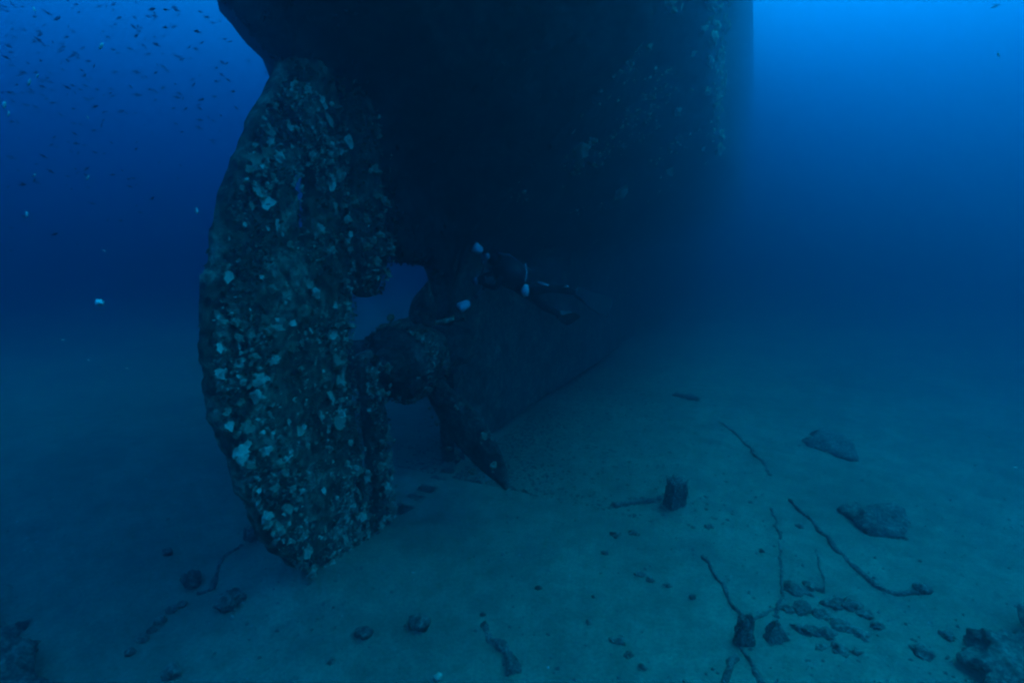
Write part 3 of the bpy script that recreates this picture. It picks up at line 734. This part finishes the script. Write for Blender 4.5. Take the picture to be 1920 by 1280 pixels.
# ------------------------------------------------------------------ the shoal and the drifting flakes
def fish_mesh(bend):
    prof = [(-.50, .012, .02), (-.40, .04, .075), (-.22, .075, .15), (0, .085, .185), (.2, .06, .14), (.34, .03, .07), (.40, .015, .045)]
    V, F = [], []; seg = 8
    for x, w, h in prof:
        for k in range(seg):
            t = 6.283 * k / seg; V.append((x, w * math.cos(t) + bend * x * x, h * math.sin(t)))
    for i in range(len(prof) - 1):
        for k in range(seg): F.append((i * seg + k, i * seg + (k + 1) % seg, (i + 1) * seg + (k + 1) % seg, (i + 1) * seg + k))
    F.append(tuple(range(seg))[::-1]); F.append(tuple(range((len(prof) - 1) * seg, len(prof) * seg)))
    def plate(pts):
        b = len(V); n = len(pts)
        for sy in (.008, -.008):
            for (x, z) in pts: V.append((x, sy + bend * x * x, z))
        F.append(tuple(b + i for i in range(n))); F.append(tuple(b + n + i for i in range(n))[::-1])
        for i in range(n): F.append((b + i, b + (i + 1) % n, b + n + (i + 1) % n, b + n + i)[::-1])
    plate([(.38, -.03), (.60, -.17), (.52, 0), (.60, .17), (.38, .03)])
    plate([(-.18, .14), (-.02, .25), (.22, .20), (.26, .10)]); plate([(.0, -.17), (.10, -.25), (.24, -.18), (.27, -.09)])
    return mesh_data('fish', V, F, M_fish)
FISH = [fish_mesh(b) for b in (-.25, 0, .25)]
rnd = random.Random(21); placed = 0
FIXED = [(285, 18, 13), (258, 50, 10), (310, 52, 10), (415, 140, 9), (22, 228, 12), (20, 295, 15), (255, 135, 14), (258, 178, 16), (375, 225, 12), (398, 263, 12), (343, 185, 10), (190, 235, 14), (390, 33, 12), (412, 40, 9), (432, 78, 9), (112, 97, 12), (80, 152, 14), (135, 105, 12), (215, 135, 13), (72, 75, 16), (108, 35, 18), (200, 12, 13), (255, 4, 8), (367, 92, 10), (330, 105, 9), (290, 70, 7), (1866, 12, 14)]
while placed < 290:
    if placed < len(FIXED): px, py, sp = FIXED[placed]
    else:
        px = rnd.uniform(0, 520); py = abs(rnd.gauss(70, 230)); sp = rnd.uniform(6, 12.5)
        lim = 370 + (py - 0) * 1.05 if py < 135 else 520 - (py - 135) * .75
        if px > lim - 14 or py > 470: continue
        if rnd.random() < .25 and px > 300: continue
    dist = rnd.uniform(6.5, 16.0)
    p = at(px, py, dist); o = link('fish', rnd.choice(FISH)); o.location = p
    L = sp * dist / FPX * 1.0; o.scale = (L, L, L * rnd.uniform(.85, 1.1))
    o.rotation_euler = (rnd.uniform(-.2, .2), rnd.uniform(-.7, .7), rnd.choice((0, 3.14)) + rnd.gauss(.2, .7))
    if placed == 26: tag(o, "lone dark fish in the bright water high beside the hull", "fish")
    else: tag(o, "small dark fish of the shoal hanging in open water behind the rudder", "fish", "shoal of small dark fish")
    placed += 1
def flake_mesh(seed):
    V, F = rock_geo(1, .35, .3, seed, 2, .5, 1.5); return mesh_data('drifting_flake', V, F, M_flake)
FLK = [flake_mesh(k) for k in range(3)]
for k, (px, py, ln, rot) in enumerate([(190, 86, 7, -1.0), (55, 155, 6, -1.1), (70, 143, 4, -1.0), (8, 196, 7, -1.3), (16, 214, 5, -1.2), (50, 402, 6, -1.35), (65, 328, 4, -.9), (165, 333, 5, -1), (369, 395, 6, 1.57), (118, 637, 3, 0), (195, 470, 3, .5), (166, 675, 3, 1), (238, 690, 3, 0), (775, 1073, 3, 0), (1904, 876, 4, 0), (1872, 103, 4, 1), (64, 18, 4, 1.2), (165, 220, 3, 1.0)]):
    d = random.uniform(1.3, 2.4); o = link('drifting_flake', FLK[k % 3]); o.location = at(px, py, d); L = ln * d / FPX; o.scale = (L, L, L); o.rotation_euler = (0, rot, 0)
    tag(o, "tiny pale flake drifting in the water before the camera", "flake", "drifting pale flakes")
V, F = rock_geo(.014, .009, .011, 44, 3, .7, 2.2)
o = tag(mk('drifting_scrap', V, F, M_flake), "pale torn scrap drifting alone, largest of the specks beside the rudder", "scrap"); o.location = at(187, 568, 2.0)

# ------------------------------------------------------------------ the water
wm = bpy.data.materials.new("sea_water"); wm.use_nodes = True
wn = wm.node_tree; wn.nodes.clear()
out = wn.nodes.new("ShaderNodeOutputMaterial"); pv = wn.nodes.new("ShaderNodeVolumePrincipled")
pv.inputs["Color"].default_value = (0.01, 0.190, 0.252, 1)
pv.inputs["Absorption Color"].default_value = (0.0, 0.12, 0.30, 1)
pv.inputs["Density"].default_value = 0.15
pv.inputs["Anisotropy"].default_value = 0.82
wn.links.new(pv.outputs[0], out.inputs["Volume"])
lo, hi = (-130, -99, -1.2), (132, 123, 14.0)
V = [(x, y, z) for x in (lo[0], hi[0]) for y in (lo[1], hi[1]) for z in (lo[2], hi[2])]
F = [(0, 1, 3, 2), (4, 6, 7, 5), (0, 4, 5, 1), (2, 3, 7, 6), (0, 2, 6, 4), (1, 5, 7, 3)]
tag(mk('haze', V, F, wm, smooth=False), "clear blue sea water filling the whole scene", kind="stuff")
